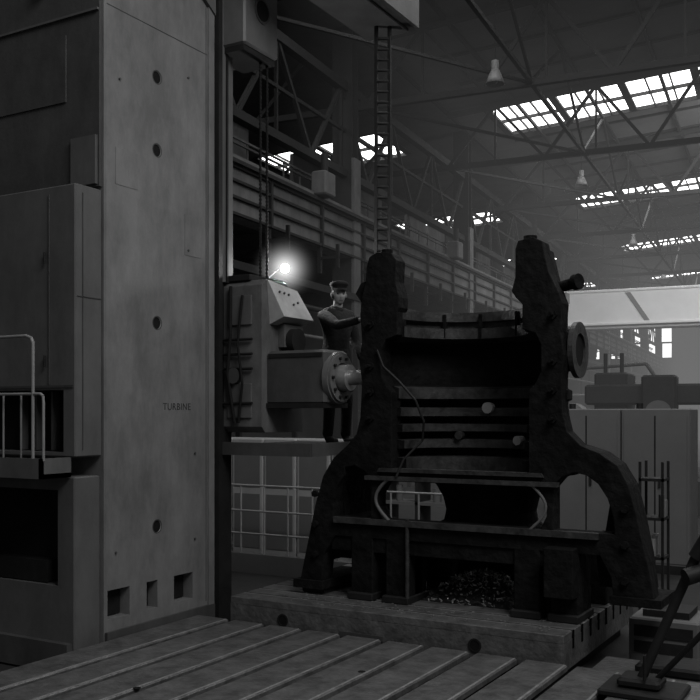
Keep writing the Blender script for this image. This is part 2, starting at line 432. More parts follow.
c.prism([outer, arch(1), [(x*.93 if x < -1.2 else x, z) for x, z in arch(-1)], cen], 8.0, 8.2, M_CAST, CX)
for sgn in (-1, 1):
    for z in (1.95, 2.2, 2.45, 2.85):
        c.cyl((CX+sgn*.90, 7.97, z), (CX+sgn*.90, 8.0, z), .04, M_CAST, seg=6)
        c.cyl((CX+sgn*.90, 7.90, z), (CX+sgn*.90, 8.0, z), .018, M_CAST, seg=8)
    for z in (.6, .9, 1.2):
        c.cyl((CX+sgn*1.52, 7.96, z), (CX+sgn*1.52, 8.0, z), .035, M_CAST, seg=6)
c.done(cas, bevel=.015)
c = B('flange_trim')
for sgn, th in ((-1, .035), (1, .028)):
    pts = [(CX+sgn*(.70+.14*math.sin(math.pi*i/12)), 7.985, .98+.40*i/12) for i in range(13)]
    for a, b in zip(pts[:-1], pts[1:]): c.cyl(a, b, th*.5, M_GCAB, seg=6)
c.prism([[(-.95, 1.36), (.95, 1.36), (.95, 1.40), (-.95, 1.40)]], 7.96, 8.02, M_MACH, CX)
c.prism([[(-.82, 1.44), (.82, 1.44), (.80, 1.475), (-.80, 1.475)]], 7.97, 8.1, M_MACH, CX)
c.prism([[(-1.3, .93), (1.3, .93), (1.3, .985), (-1.3, .985)]], 7.96, 8.02, M_MACH, CX)
c.done(cas)
inner = [(.62,2.99),(.62,2.90),(.68,2.89),(.68,2.84),(.60,2.83),(.60,2.73),(.84,2.70),(.86,2.28),(.72,2.26),(.66,2.24),(.66,2.14),(.82,2.12),(.82,2.06),(.64,2.05),(.64,1.97),(.80,1.96),(.80,1.90),(.62,1.89),(.62,1.82),(.78,1.81),(.78,1.75),(.60,1.74),(.60,1.66),(.76,1.65),(.76,1.58),(.58,1.57),(.58,1.42)]
outr = [(.80,1.42),(1.05,1.46),(1.10,1.7),(.99,1.8),(.95,2.1),(.99,2.12),(.99,2.2),(.95,2.22),(.96,2.6),(1.0,2.62),(1.0,2.70),(.95,2.72),(.95,2.92),(.90,2.99)]
def mf(a, b):
    if a[0] < .9 and b[0] < .9 and (min(a[0], b[0]) < .69): return M_MACH
    return M_CAST
c = B('half_shell')
c.revolve(inner+outr, (CX, CY), 0, 180, M_CAST, seg=40, mfun=mf)
for a in (58, 96, 128):
    a = R(a); x = CX+.64*math.cos(a); y = CY+.60*math.sin(a)
    c.box(x-.012, x+.012, y-.02, y+.04, 2.74, 2.97, M_CAST)
c.done(cas)
band = [(1.70,.5),(1.66,.8),(1.60,1.1),(1.53,1.38),(1.42,1.56),(1.28,1.66),(1.08,1.72),(.9,1.74)]
inn = [(.9,1.66),(1.06,1.65),(1.22,1.58),(1.36,1.46),(1.45,1.34),(1.52,1.08),(1.58,.8),(1.62,.5)]
bandL = [(1.60,.5),(1.56,.8),(1.50,1.1),(1.42,1.36),(1.30,1.52),(1.16,1.64),(1.02,1.72),(.9,1.74)]
innL = [(.9,1.66),(1.00,1.64),(1.10,1.56),(1.24,1.44),(1.34,1.30),(1.42,1.08),(1.48,.8),(1.52,.5)]
c = B('hood_shell_near'); c.prism([band+inn], 8.2, 8.42, M_CAST, CX); c.done(cas)
c = B('hood_shell_far'); c.prism([[(-x, z) for x, z in bandL+innL]], 8.2, 9.15, M_CAST, CX); c.done(cas)
c = B('diffuser_bell')
c.revolve([(.78,1.44),(.66,1.40),(.54,1.30),(.47,1.18),(.44,1.05),(.46,.95),(.60,.86),(.60,.80),(.3,.80),(.3,1.44)], (CX+.02, 8.78), 0, 360, M_CAST, seg=36)
c.done(cas)
c = B('casing_details')
c.prism([[(.58, 2.95), (.60, 3.46), (.78, 3.46), (.88, 3.05), (.90, 2.95)]], 8.2, 8.38, M_CAST, CX)
c.prism([[(-.92, 2.95), (-.90, 3.46), (-.78, 3.46), (-.76, 2.95)]], 8.2, 8.38, M_CAST, CX)
for x in (-.78, .66): c.cyl((CX+x, 8.1, 3.50), (CX+x, 8.1, 3.57), .06, M_CAST, seg=12)
c.cyl((CX+.80, 8.25, 3.10), (CX+1.06, 8.15, 3.14), .05, M_CAST, seg=20)
c.cyl((CX+1.04, 8.16, 3.14), (CX+1.09, 8.14, 3.145), .07, M_CAST, seg=20)
c.cyl((CX+.8, 8.33, 2.56), (CX+1.02, 8.33, 2.56), .19, M_CAST, seg=32)
c.ring((CX+1.00, 8.33, 2.56), (1, 0, 0), .15, .25, .045, M_MACH, 36)
c.cyl((CX+1.01, 8.33, 2.56), (CX+1.025, 8.33, 2.56), .15, M_BLACK, seg=32)
c.cyl((CX-1.06, 8.3, 2.35), (CX-.9, 8.3, 2.35), .12, M_CAST, seg=24)
c.prism([[(-1.0, 3.05), (-1.08, 3.16), (-1.02, 3.26), (-.92, 3.28), (-.86, 3.05)]], 8.02, 8.3, M_CAST, CX)
c.cyl((CX+.01, 8.70, 2.05), (CX+.01, 8.78, 2.05), .055, M_PANEL, seg=14)
c.cyl((CX+.38, 8.52, 1.74), (CX+.40, 8.6, 1.74), .045, M_PANEL, seg=14)
c.cyl((CX-.25, 8.6, 1.78), (CX-.27, 8.72, 1.78), .04, M_MACH, seg=14)
c.cyl((CX+.45, 8.58, 2.02), (CX+.5, 8.66, 2.02), .03, M_MACH, seg=14)
c.prism([[(1.40,.40),(1.82,.40),(1.82,.47),(1.40,.47)]], 7.95, 8.5, M_CAST, CX)
c.prism([[(-1.76,.26),(-1.42,.26),(-1.42,.34),(-1.76,.34)]], 7.95, 8.9, M_CAST, CX)
for sgn in (-1, 1):
    c.prism([[(sgn*1.30,.98),(sgn*1.50,.98),(sgn*1.46,1.25),(sgn*1.36,1.35)]], 8.2, 8.3, M_CAST, CX)
c.prism([[(-1.55,.55),(-1.2,.55),(-1.2,.95),(-1.5,.95)]], 8.2, 8.9, M_CAST, CX)
c.prism([[(1.25,.50),(1.60,.50),(1.55,.95),(1.2,.95)]], 8.2, 8.5, M_CAST, CX)
c.done(cas)
c = B('support_blocks')
for x in (-1.0, -.62, .66, 1.0):
    c.bbox(CX+x-.12, CX+x+.12, 8.0, 8.4, .2, .81, M_CAST, .01)
    c.bbox(CX+x-.14, CX+x+.14, 7.95, 8.42, .2, .27, M_DARK, .01)
    c.bbox(CX+x-.12, CX+x+.12, 8.9, 9.3, .2, .82, M_CAST, .01)
c.box(CX-1.35, CX+1.10, 8.02, 8.2, .66, .80, M_CAST)
c.box(CX-1.12, CX-.5, 8.15, 8.3, .2, .8, M_CAST); c.box(CX+.54, CX+1.10, 8.15, 8.3, .2, .8, M_CAST)
c.box(CX-1.3, CX+1.10, 9.3, 9.4, .2, .62, M_CAST)
c.cyl((CX-.5, 7.98, .2), (CX-.5, 7.98, 1.0), .02, M_MACH, seg=12)
c.bbox(CX+.86, CX+1.12, 7.85, 8.0, .42, .85, M_CAST, .01)
c.bbox(CX-1.72, CX-1.45, 8.05, 8.9, .2, .27, M_DARK, .01)
c.done(cas)
c = B('air_hose')
ctrl = [(-.82, 7.98, 2.6), (-.74, 7.95, 2.44), (-.58, 7.96, 2.30), (-.42, 7.99, 2.12), (-.36, 8.05, 1.92), (-.40, 8.1, 1.74), (-.55, 8.0, 1.56), (-.60, 7.95, 1.40)]
c.tube([(CX+x, y, z) for x, y, z in ctrl], .012, M_DARK)
c.done(cas)

# swarf
c = B('swarf_pile')
vs = []; fs = []; nx, nyy = 26, 16
def sh_(u, v): return max(0, 1-u*u)*max(0, 1-v*v)*.20
for j in range(nyy):
    for i in range(nx):
        u = i/(nx-1)*2-1; v = j/(nyy-1)*2-1
        vs.append((CX+u*.50, 8.65+v*.42, .203+sh_(u, v)*(.7+.6*random.random())))
for j in range(nyy-1):
    for i in range(nx-1): fs.append((j*nx+i, j*nx+i+1, (j+1)*nx+i+1, (j+1)*nx+i))
c.add(vs, fs, M_DARK)
for i in range(600):
    u = random.gauss(0, .5); v = random.gauss(-.3, .5)
    if abs(u) > 1.05 or abs(v) > 1.2: continue
    p = Vector((CX+u*.50, 8.65+v*.42, .215+sh_(u, v)*1.1+random.random()*.03))
    d = Vector((random.uniform(-1, 1), random.uniform(-1, 1), random.uniform(-.2, .8))).normalized()*random.uniform(.015, .045)
    c.cyl(p, p+d, random.uniform(.003, .008), M_BRIGHT if random.random() < .6 else M_MACH, seg=4)
for i in range(160):
    p = Vector((random.uniform(-5.3, -2.5), random.uniform(7.55, 8.0), .206)); d = Vector((random.uniform(-1, 1), random.uniform(-1, 1), .1)).normalized()*.02
    c.cyl(p, p+d, .003, M_BRIGHT, seg=4)
c.done()

# ------------------------------------------------------------------ mid background
c = B('control_cabinet')
xs = [-9.3, -8.72, -8.14, -7.56, -6.98, -6.4]
for a, b in zip(xs[:-1], xs[1:]):
    c.bbox(a+.01, b-.01, 11.5, 12.1, FL, 1.62, M_LCAB, .015)
    c.box(a+.06, b-.06, 11.49, 11.502, .9, 1.5, M_GCAB); c.box(a+.06, b-.06, 11.49, 11.502, 0, .8, M_GCAB)
c.done()
c = B('safety_railing')
for i in range(13):
    x = -8.9+i*.4; c.cyl((x, 10.9, FL), (x, 10.9, .98), .014, M_RAIL, seg=8)
for z in (.98, .62, .3): c.cyl((-8.9, 10.9, z), (-4.1, 10.9, z), .014, M_RAIL, seg=8)
c.box(-8.95, -4.0, 10.85, 10.95, FL, .02, M_GCAB)
c.done()
c = B('parts_shelf')
for z in (.35, .75, 1.15): c.box(-6.2, -4.6, 11.6, 12.0, z, z+.04, M_GCAB)
for x in (-6.2, -5.7, -5.2, -4.65): c.box(x, x+.05, 11.6, 12.0, FL, 1.4, M_STEELD)
for i in range(16):
    x = -6.1+i*.095; z = (.39, .79, 1.19)[i % 3]
    c.cyl((x, 11.75, z), (x, 11.75, z+random.uniform(.08, .28)), random.uniform(.03, .06), random.choice([M_PANEL, M_GCAB, M_DARK]), seg=12)
c.done()
c = B('electrical_cabinet')
for a, b in ((-4.45, -3.46), (-3.46, -2.5)):
    c.bbox(a+.008, b-.008, 13.7, 14.3, FL, 2.06, M_GCAB, .015)
    mid = (a+b)/2
    c.box(a+.05, mid-.012, 13.688, 13.702, -.1, 1.96, M_GCAB); c.box(mid+.012, b-.05, 13.688, 13.702, -.1, 1.96, M_GCAB)
    c.box(mid-.012, mid+.012, 13.694, 13.702, -.1, 1.96, M_DARK)
    c.box(mid+.05, mid+.08, 13.66, 13.69, .95, 1.1, M_DARK)
for a in (-4.45, -3.46): c.cyl((a+.2, 14.0, 2.06), (a+.2, 14.0, 2.14), .05, M_DARK, seg=12)
c.box(-4.47, -2.48, 13.68, 14.3, FL, -.13, M_DARK)
c.done()
c = B('tool_rack')
for z in (.1, .5, .9, 1.3): c.box(-2.33, -2.08, 9.95, 10.25, z, z+.03, M_DARK)
for x in (-2.33, -2.105):
    for y in (9.95, 10.225): c.box(x, x+.025, y, y+.025, FL, 1.5, M_DARK)
for i in range(9):
    z = (.13, .53, .93)[i % 3]; x = -2.28+.08*(i % 3); c.cyl((x, 10.0+.025*i, z), (x, 10.0+.025*i, z+random.uniform(.15, .3)), .03, M_BRIGHT if i % 2 else M_GCAB, seg=12)
c.done()
c = B('tool_chest')
c.bbox(-2.1, -1.5, 8.6, 9.2, FL, .18, M_GCAB, .015)
for z in (-.12, .02): c.box(-2.05, -1.55, 8.588, 8.602, z, z+.1, M_DARK)
c.box(-2.0, -1.6, 8.7, 9.1, .18, .24, M_DARK)
c.done()
c = B('steel_block')
c.bbox(-2.15, -1.15, 7.5, 8.0, FL, -.04, M_PLATE, .02); c.bbox(-1.8, -1.3, 7.55, 7.95, -.04, .04, M_DARK, .02)
c.done()
c = B('setup_stand')
c.bbox(-1.86, -1.30, 6.7, 7.15, 0, .05, M_DARK, .012)
c.bbox(-1.75, -1.45, 6.8, 7.05, .05, .12, M_DARK, .02)
c.cyl((-1.6, 6.92, .1), (-1.22, 7.02, 1.05), .035, M_DARK, seg=16)
c.cyl((-1.5, 6.95, .1), (-.95, 6.8, .75), .022, M_DARK, seg=12)
c.cyl((-1.25, 7.0, .98), (-.95, 7.05, 1.45), .05, M_DARK, r1=.09, seg=16)
c.cyl((-1.3, 6.92, .85), (-1.1, 7.08, .92), .06, M_DARK, seg=16)
c.box(-1.15, -.85, 6.9, 7.1, 1.25, 1.38, M_DARK)
c.cyl((-1.55, 6.8, .12), (-1.55, 6.8, .3), .012, M_DARK, seg=8)
c.done()

c = B('gantry_machine', H)
c.bbox(-4.2, -3.4, 24, 25.5, FL, 3.0, M_STEELD, .05); c.bbox(-1.0, -.2, 24, 25.5, FL, 3.2, M_STEELD, .05)
c.bbox(-4.4, 0, 23.8, 25.0, 2.2, 2.7, M_STEELD, .05); c.bbox(-3.0, -2.2, 23.4, 24, 1.7, 2.9, M_DARK, .05)
c.cyl((-2.6, 23.3, 2.0), (-2.6, 23.45, 2.0), .3, M_GCAB, seg=24)
for a in (-4.0, -3.6, -.8, -.4): c.cyl((a, 24.5, 3.0), (a, 24.5, 3.5), .05, M_STEELD, seg=8)
c.tube([(-5, 26, 3.2), (-3.2, 26, 3.3), (-2.8, 26, 2.7)], .05, M_FASC)
c.box(-5, 1, 22, 28, FL, .5, M_STEELD)
c.done()
c = B('lathe_bed', H)
c.bbox(-6.5, -5.0, 29, 36, FL, 1.2, M_STEELD, .05); c.bbox(-6.6, -4.9, 30, 31.5, 1.2, 2.6, M_GCAB, .05); c.bbox(-6.4, -5.1, 34, 35, 1.2, 2.2, M_STEELD, .05)
c.cyl((-5.8, 29.2, 1.9), (-5.8, 30, 1.9), .4, M_BRIGHT, seg=24)
c.done()

# ------------------------------------------------------------------ hall
def box_ob(name, a0, a1, b0, b1, z0, z1, m):
    c = B(name, H); c.box(a0, a1, b0, b1, z0, z1, m); return c.done()
box_ob('floor', -27, 18, -8, 92, FL-.2, FL, M_FLOOR)
box_ob('wall_left', -27.3, -27, -8, 92, FL, 13, M_WALL)
box_ob('wall_right', 18, 18.3, -8, 92, FL, 13, M_WALL)
c = B('wall_end', H)
c.box(-27, 18, 88, 88.4, FL, 6.9, M_WALL); c.box(-27, 18, 88, 88.4, 9.6, 13, M_WALL)
for a0, a1 in ((-16, -15.3), (-8.6, 9.6), (-27, -26), (17, 18)): c.box(a0, a1, 88, 88.4, 6.9, 9.6, M_WALL)
c.done()
for n_, (a0, a1) in enumerate([(-26, -16), (-15.3, -8.6), (9.6, 17)]):
    c = B('window_%d' % (n_+1), H)
    c.box(a0, a1, 88.2, 88.25, 6.9, 9.6, M_WIN)
    k = int((a1-a0)/1.2)
    for i in range(k+1): c.box(a0+i*(a1-a0)/k-.08, a0+i*(a1-a0)/k+.08, 88.05, 88.3, 6.9, 9.6, M_STEELD)
    c.box(a0, a1, 88.05, 88.3, 8.15, 8.3, M_STEELD); c.done()
c = B('wall_partition', H)
c.box(-10.6, -10.3, 12, 86, FL, 4.6, M_WALL)
for i in range(29): c.box(-10.3, -10.2, 12+i*2.5, 12.1+i*2.5, FL, 4.6, M_STEELD)
c.done()

def zr(a): return 11.0+.07*(a+9) if a < 5 else 11.98-.07*(a-5)
bands = [15.6, 27.6, 40.0, 52.4, 64.8, 77.2]; BW = 2.7
c = B('roof', H)
def slab(a0, a1, b0, b1, m, th=.12):
    z0 = zr(a0); z1 = zr(a1)
    vs = [(a0,b0,z0),(a1,b0,z1),(a1,b1,z1),(a0,b1,z0),(a0,b0,z0+th),(a1,b0,z1+th),(a1,b1,z1+th),(a0,b1,z0+th)]
    c.add(vs, [(0,3,2,1),(4,5,6,7),(0,1,5,4),(1,2,6,5),(2,3,7,6),(3,0,4,7)], m)
prev = 8.0
for b in bands+[92]:
    slab(-8.0, 5, prev, b, M_ROOF); slab(5, 13, prev, b, M_ROOF); prev = b+BW
slab(-11.5, -8.0, 8, 92, M_ROOF); slab(13, 18, 8, 92, M_ROOF)
prev = 8.0
for b in bands+[92]:
    slab(-16, -11.5, prev, b, M_ROOF); prev = b+BW
slab(-27, -16, 8, 92, M_ROOF)
for i in range(40):
    b = 9+i*2
    for a0, a1 in ((-8, 5), (5, 13)):
        if any(bb-.1 < b < bb+BW+.1 for bb in bands): continue
        z0, z1 = zr(a0)-.06, zr(a1)-.06
        c.add([(a0,b,z0),(a1,b,z1),(a1,b+.1,z1),(a0,b+.1,z0),(a0,b,z0+.06),(a1,b,z1+.06),(a1,b+.1,z1+.06),(a0,b+.1,z0+.06)], [(0,3,2,1),(4,5,6,7),(0,1,5,4),(1,2,6,5),(2,3,7,6),(3,0,4,7)], M_STEELD)
roof = c.done()
for n_, b in enumerate(bands):
    c = B('skylight_%d' % (n_+1), H)
    for (a0, a1) in ((-16, -11.5), (-8, 5), (5, 13)):
        z0, z1 = zr(a0)+.08, zr(a1)+.08
        c.add([(a0,b,z0),(a1,b,z1),(a1,b+BW,z1),(a0,b+BW,z0)], [(0,1,2,3)], M_SKY)
        k = int((a1-a0)/.65)
        for i in range(k+1):
            a = a0+(a1-a0)*i/k; w = .04 if i % 3 else .22
            c.box(a-w/2, a+w/2, b, b+BW, zr(a)-.02, zr(a)+.05, M_STEELD)
        for bb in (b-.06, b+BW, b+BW*.5):
            h0, h1 = -.04, .06
            vs = [(a0,bb,zr(a0)+h0),(a1,bb,zr(a1)+h0),(a1,bb+.06,zr(a1)+h0),(a0,bb+.06,zr(a0)+h0),(a0,bb,zr(a0)+h1),(a1,bb,zr(a1)+h1),(a1,bb+.06,zr(a1)+h1),(a0,bb+.06,zr(a0)+h1)]
            c.add(vs, [(0,3,2,1),(4,5,6,7),(0,1,5,4),(1,2,6,5),(2,3,7,6),(3,0,4,7)], M_STEELD)
    c.done()

def truss(b):
    c = B('roof_truss', H)
    zb = 9.3
    c.cyl((-9, b, zb), (17, b, zb), .10, M_STEELD, seg=4)
    c.cyl((-9, b, zr(-9)-.15), (5, b, zr(5)-.15), .10, M_STEELD, seg=4); c.cyl((5, b, zr(5)-.15), (17, b, zr(17)-.15), .10, M_STEELD, seg=4)
    k = 9; st = 26/9
    for i in range(k):
        a = -9+i*st
        c.cyl((a, b, zb), (a+st/2, b, zr(a+st/2)-.15), .06, M_STEELD, seg=4); c.cyl((a+st/2, b, zr(a+st/2)-.15), (a+st, b, zb), .06, M_STEELD, seg=4)
        c.cyl((a+st/2, b, zb), (a+st/2, b, zr(a+st/2)-.15), .04, M_STEELD, seg=4)
    c.cyl((-27, b, zb), (-9, b, zb), .1, M_STEELD, seg=4)
    for i in range(6):
        a = -27+i*3; c.cyl((a, b, zb), (a+1.5, b, zr(a+1.5)-.15), .06, M_STEELD, seg=4); c.cyl((a+1.5, b, zr(a+1.5)-.15), (a+3, b, zb), .06, M_STEELD, seg=4)
    c.done()
tb = [14.6+6.2*i for i in range(12)]
for b in tb: truss(b)
c = B('roof_purlins', H)
for i in range(13):
    a = -9+i*2.0
    c.cyl((a, 8, zr(a)-.1), (a, 88, zr(a)-.1), .06, M_STEELD, seg=4)
for a in (-5, 2, 10): c.cyl((a, 8, 9.3), (a, 88, 9.3), .06, M_STEELD, seg=4)
for i in range(11):
    b0 = tb[i]; b1 = tb[i+1]
    c.cyl((-9, b0, 9.3), (-5, b1, 9.3), .045, M_STEELD, seg=4)
    c.cyl((-5, b0, 9.35), (-5, (b0+b1)/2, zr(-5)-.15), .045, M_STEELD, seg=4); c.cyl((-5, (b0+b1)/2, zr(-5)-.15), (-5, b1, 9.35), .045, M_STEELD, seg=4)
c.done()

c = B('crane_runway', H)
A = -9.0; E1 = 85
c.box(A-.35, A+.0, 9, E1, 5.58, 6.49, M_FASC)
for z in (5.58, 5.88, 6.18, 6.44): c.box(A+.0, A+.07, 9, E1, z, z+.05, M_STEELD)
c.box(A-.5, A+.15, 9, E1, 6.49, 6.56, M_STEELD)
c.box(A+.0, A+.07, 9, E1, 6.56, 6.66, M_FASC)
c.box(A-1.4, A-.5, 9, E1, 6.42, 6.49, M_STEELD)
for i in range(33):
    b = 11.6+i*2.25
    c.box(A+.02, A+.08, b-.04, b+.04, 5.58, 6.49, M_STEELD)
    c.box(A+.02, A+.45, b-.03, b+.03, 5.30, 5.36, M_DARK); c.box(A+.38, A+.45, b-.03, b+.03, 5.1, 5.6, M_DARK); c.box(A-.05, A+.03, b-.04, b+.04, 5.0, 5.58, M_DARK)
for z in (6.95, 7.4, 7.5): c.cyl((A-.9, 9, z), (A-.9, E1, z), .03, M_FASC, seg=4)
for i in range(97): c.cyl((A-.9, 9+i*.78, 6.49), (A-.9, 9+i*.78, 7.5), .02, M_FASC, seg=4)
for z, r in ((7.55, .12), (9.55, .14), (8.55, .05)): c.cyl((A-.2, 9, z), (A-.2, E1, z), r, M_STEELD, seg=4)
for i in range(24):
    b = 9+i*3.1
    c.cyl((A-.2, b, 7.55), (A-.2, b+1.55, 9.55), .06, M_STEELD, seg=4); c.cyl((A-.2, b+1.55, 9.55), (A-.2, b+3.1, 7.55), .06, M_STEELD, seg=4)
    c.cyl((A-.2, b+1.55, 9.55), (A-.2, b+1.55, 7.55), .045, M_STEELD, seg=4)
for i in range(38):
    if i % 4 == 1: continue
    b = 9+i*2; c.box(A-2.2, A-2.1, b+.1, b+1.9, 6.6, 8.5, M_FASC if i % 3 else M_WALL)
for z in (8.5, 7.55, 6.6): c.box(A-2.1, A-2.0, 9, E1, z, z+.12, M_STEELD)
c.box(A-.2, A+.1, 9, E1, 4.6, 4.75, M_STEELD); c.cyl((A+.05, 9, 4.2), (A+.05, E1, 4.2), .06, M_STEELD, seg=8)
c.cyl((A+.05, 9, 3.6), (A+.05, E1, 3.6), .04, M_FASC, seg=8)
for i in range(9):
    b = 11.2+9*i
    top = 11 if i != 1 else 8.0
    c.box(-9.5, -9.0, b-.18, b-.14, FL, 11, M_STEELD); c.box(-9.5, -9.0, b+.14, b+.18, FL, 11, M_STEELD); c.box(-9.27, -9.23, b-.15, b+.15, FL, 11, M_STEELD)
    c.box(-9.02, -8.94, b-.18, b+.18, 4.2, 7.9, M_FASC)
for i in range(5):
    b = 18.4+9*i
    c.bbox(-9.0, -8.65, b-.5, b, 6.6, 7.1, M_FASC, .03); c.cyl((-8.8, b-.25, 7.1), (-8.8, b-.25, 7.5), .08, M_STEELD, seg=12)
c.done()

c = B('overhead_crane', H)
c.bbox(-8.7, 16.5, 41.0, 41.6, 5.75, 7.15, M_CRANE, .04)
c.bbox(-8.7, 16.5, 43.6, 44.2, 5.75, 7.15, M_CRANE, .04)
c.box(-8.9, -8.2, 40.3, 44.9, 6.68, 7.1, M_GCAB)
a = -5.9
c.add([(a,40.98,7.05),(a+.22,40.98,7.05),(a+1.0,40.98,5.85),(a+.78,40.98,5.85)], [(0,1,2,3)], M_STRIPE)
c.bbox(-8.7, 16.5, 40.9, 41.7, 7.1, 7.2, M_CRANE, .02); c.bbox(-8.7, 16.5, 40.9, 41.7, 5.70, 5.80, M_CRANE, .02)
c.bbox(-1, 1.5, 41.2, 44, 7.2, 8.2, M_GCAB, .05)
c.done()

for a, b in ((-5.46, 19.5), (-5.9, 31.4), (-5.9, 43.5), (-5.9, 55.5)):
    z = 9.1 if b < 20 else 9.6
    c = B('pendant_lamp', H)
    c.cyl((a, b, z+.25), (a, b, zr(a)), .012, M_CABLE, seg=6)
    c.cyl((a, b, z+.08), (a, b, z+.32), .08, M_ENAM, seg=16)
    c.revolve([(.08, z+.13), (.12, z+.06), (.16, z-.05), (.21, z-.17), (.20, z-.17), (.15, z-.05), (.10, z+.05), (.07, z+.12)], (a, b), 0, 360, M_ENAM, seg=24, smooth=True)
    c.sphere((a, b, z-.08), .08, M_ENAM)
    c.done()

# ------------------------------------------------------------------ far hall haze, painted as a self-glowing, absorbing volume
hz = bpy.data.materials.new('haze_glow'); hz.use_nodes = True; nt = hz.node_tree; nt.nodes.clear()
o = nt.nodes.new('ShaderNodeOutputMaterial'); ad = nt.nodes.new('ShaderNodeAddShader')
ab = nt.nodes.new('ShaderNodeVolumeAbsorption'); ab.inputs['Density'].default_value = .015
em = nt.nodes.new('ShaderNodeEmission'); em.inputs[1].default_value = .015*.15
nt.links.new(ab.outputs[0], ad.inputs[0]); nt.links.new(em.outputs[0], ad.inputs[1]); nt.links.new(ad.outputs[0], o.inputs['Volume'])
c = B('haze_glow', H); c.box(-8.4, 17.9, 15, 87.9, FL+.02, 10.9, hz); c.done(roof)

# ------------------------------------------------------------------ worker
wk = empty('worker')
BASE = Vector((-5.22, 8.72, 1.66)); F = Vector((.90, -.43, 0))
F.normalize(); RT = Vector((F.y, -F.x, 0))
def W(r, f, z): return BASE+RT*r+F*f+Vector((0, 0, z))
def skin(name, pts, edges, radii, m, root=0, sub=2):
    me = bpy.data.meshes.new(name); o0 = Vector(pts[root])
    me.from_pydata([Vector(p)-o0 for p in pts], edges, [])
    ob = bpy.data.objects.new(name, me); sc.collection.objects.link(ob); ob.location = o0
    md = ob.modifiers.new('Skin', 'SKIN'); md.use_smooth_shade = True
    for i, r in enumerate(radii):
        sv = me.skin_vertices[0].data[i]
        sv.radius = (r, r) if not isinstance(r, tuple) else r
        sv.use_root = (i == root)
    s = ob.modifiers.new('Sub', 'SUBSURF'); s.levels = sub; s.render_levels = sub
    me.materials.append(m); ob.parent = wk
    return ob
wr = Vector((-4.70, 8.33, 2.94))
sh = W(.17, .0, 1.385)
el = (sh+wr)/2+Vector((0, 0, -.09))+RT*.05
el2 = sh.lerp(el, .5)+Vector((0, 0, .005)); fo = el.lerp(wr, .5)
P = [W(0,0,.90), W(0,0,1.06), W(0,.015,1.22), W(0,.01,1.36), W(0,.03,1.47),
     sh, el2, el, fo, wr,
     W(-.17,.0,1.385), W(-.215,.01,1.24), W(-.24,.02,1.10), W(-.235,.10,1.0), W(-.22,.18,.90),
     W(.09,0,.82), W(.10,.03,.48), W(.11,.0,.06),
     W(-.09,0,.82), W(-.10,.06,.48), W(-.10,.03,.06)]
E = [(0,1),(1,2),(2,3),(3,4),(3,5),(5,6),(6,7),(7,8),(8,9),(3,10),(10,11),(11,12),(12,13),(13,14),(0,15),(15,16),(16,17),(0,18),(18,19),(19,20)]
Rr = [(.15,.12),(.15,.12),(.165,.125),(.13,.10),(.06,.06), .072,.064,.056,.048,.042, .072,.064,.056,.048,.042, .095,.07,.058, .095,.07,.058]
skin('jacket_and_trousers', P, E, Rr, M_JACKET)
for s_, q in ((1, W(.11,-.01,.055)), (-1, W(-.10,.02,.055))):
    skin('boot_near' if s_ > 0 else 'boot_far', [q+Vector((0,0,.14)), q, q+F*.1-Vector((0,0,.008)), q+F*.19-Vector((0,0,.015))], [(0,1),(1,2),(2,3)], [.055,.052,.046,.038], M_BOOT, 1, 2)
def hand(name, wrist, d, up, side):
    d = Vector(d).normalized(); up = Vector(up); up = (up-d*up.dot(d)).normalized(); s = d.cross(up)*side
    skin(name, [wrist-d*.03, wrist+d*.02, wrist+d*.055, wrist+d*.085], [(0,1),(1,2),(2,3)], [.024,(.027,.022),(.036,.017),(.037,.015)], M_SKIN, 0, 2)
    for i, (off, L) in enumerate(((-.030,.068),(-.010,.078),(.010,.073),(.029,.058))):
        b = wrist+d*.075+s*off
        q = [b, b+d*(.02+L*.35), b+d*(.02+L*.7)-up*L*.25, b+d*(.02+L*.85)-up*L*.55]
        skin(name+'_finger_%d' % (i+1), q, [(0,1),(1,2),(2,3)], [.010,.0095,.009,.008], M_SKIN, 0, 1)
    b = wrist+d*.03-s*.03
    skin(name+'_thumb', [b, b-s*.025+d*.025-up*.01, b-s*.035+d*.05-up*.02], [(0,1),(1,2)], [.013,.011,.009], M_SKIN, 0, 1)
hand('right_hand', wr, Vector((.85, -.15, .12)), (-.2,-.6,.7), 1)
hand('left_hand', P[14], F*.8+Vector((0,0,-.6)), RT*-1, 1)
HD = Vector((.72, -.70, -.08)).normalized(); HR = HD.cross(Vector((0,0,1))).normalized(); HU = HR.cross(HD); HC = W(0,.055,1.605)
def hp(r, f, z): return HC+HR*r+HD*f+HU*z
c = B('head')
hv = []; fs = []; rings, seg = 30, 40
def bmp(x, z, cx, cz, wx, wz): return math.exp(-((x-cx)/wx)**2-((z-cz)/wz)**2)
for i in range(rings+1):
    th = math.pi*i/rings
    for j in range(seg):
        ph = 2*math.pi*j/seg
        x = .075*math.sin(th)*math.cos(ph); f = .095*math.sin(th)*math.sin(ph); zz = .118*math.cos(th)
        if zz < 0:
            t = -zz/.118; x *= 1-.22*t; f += .018*t
        if f > 0:
            front = min(1, f/.05); f *= .93
            f += front*(.026*bmp(x, zz, 0, -.030, .011, .016)+.014*bmp(x, zz, 0, -.008, .008, .02))
            f += front*.006*bmp(x, zz, 0, .024, .04, .010)
            f -= front*.011*(bmp(x, zz, .031, .002, .014, .010)+bmp(x, zz, -.031, .002, .014, .010))
            f += front*.007*bmp(x, zz, 0, -.060, .020, .006)+front*.006*bmp(x, zz, 0, -.073, .018, .005)
            f -= front*.004*bmp(x, zz, 0, -.066, .022, .003)
            f += front*.008*bmp(x, zz, 0, -.098, .02, .015)
            f += front*.005*(bmp(x, zz, .042, -.025, .018, .018)+bmp(x, zz, -.042, -.025, .018, .018))
        hv.append(hp(x, f, zz))
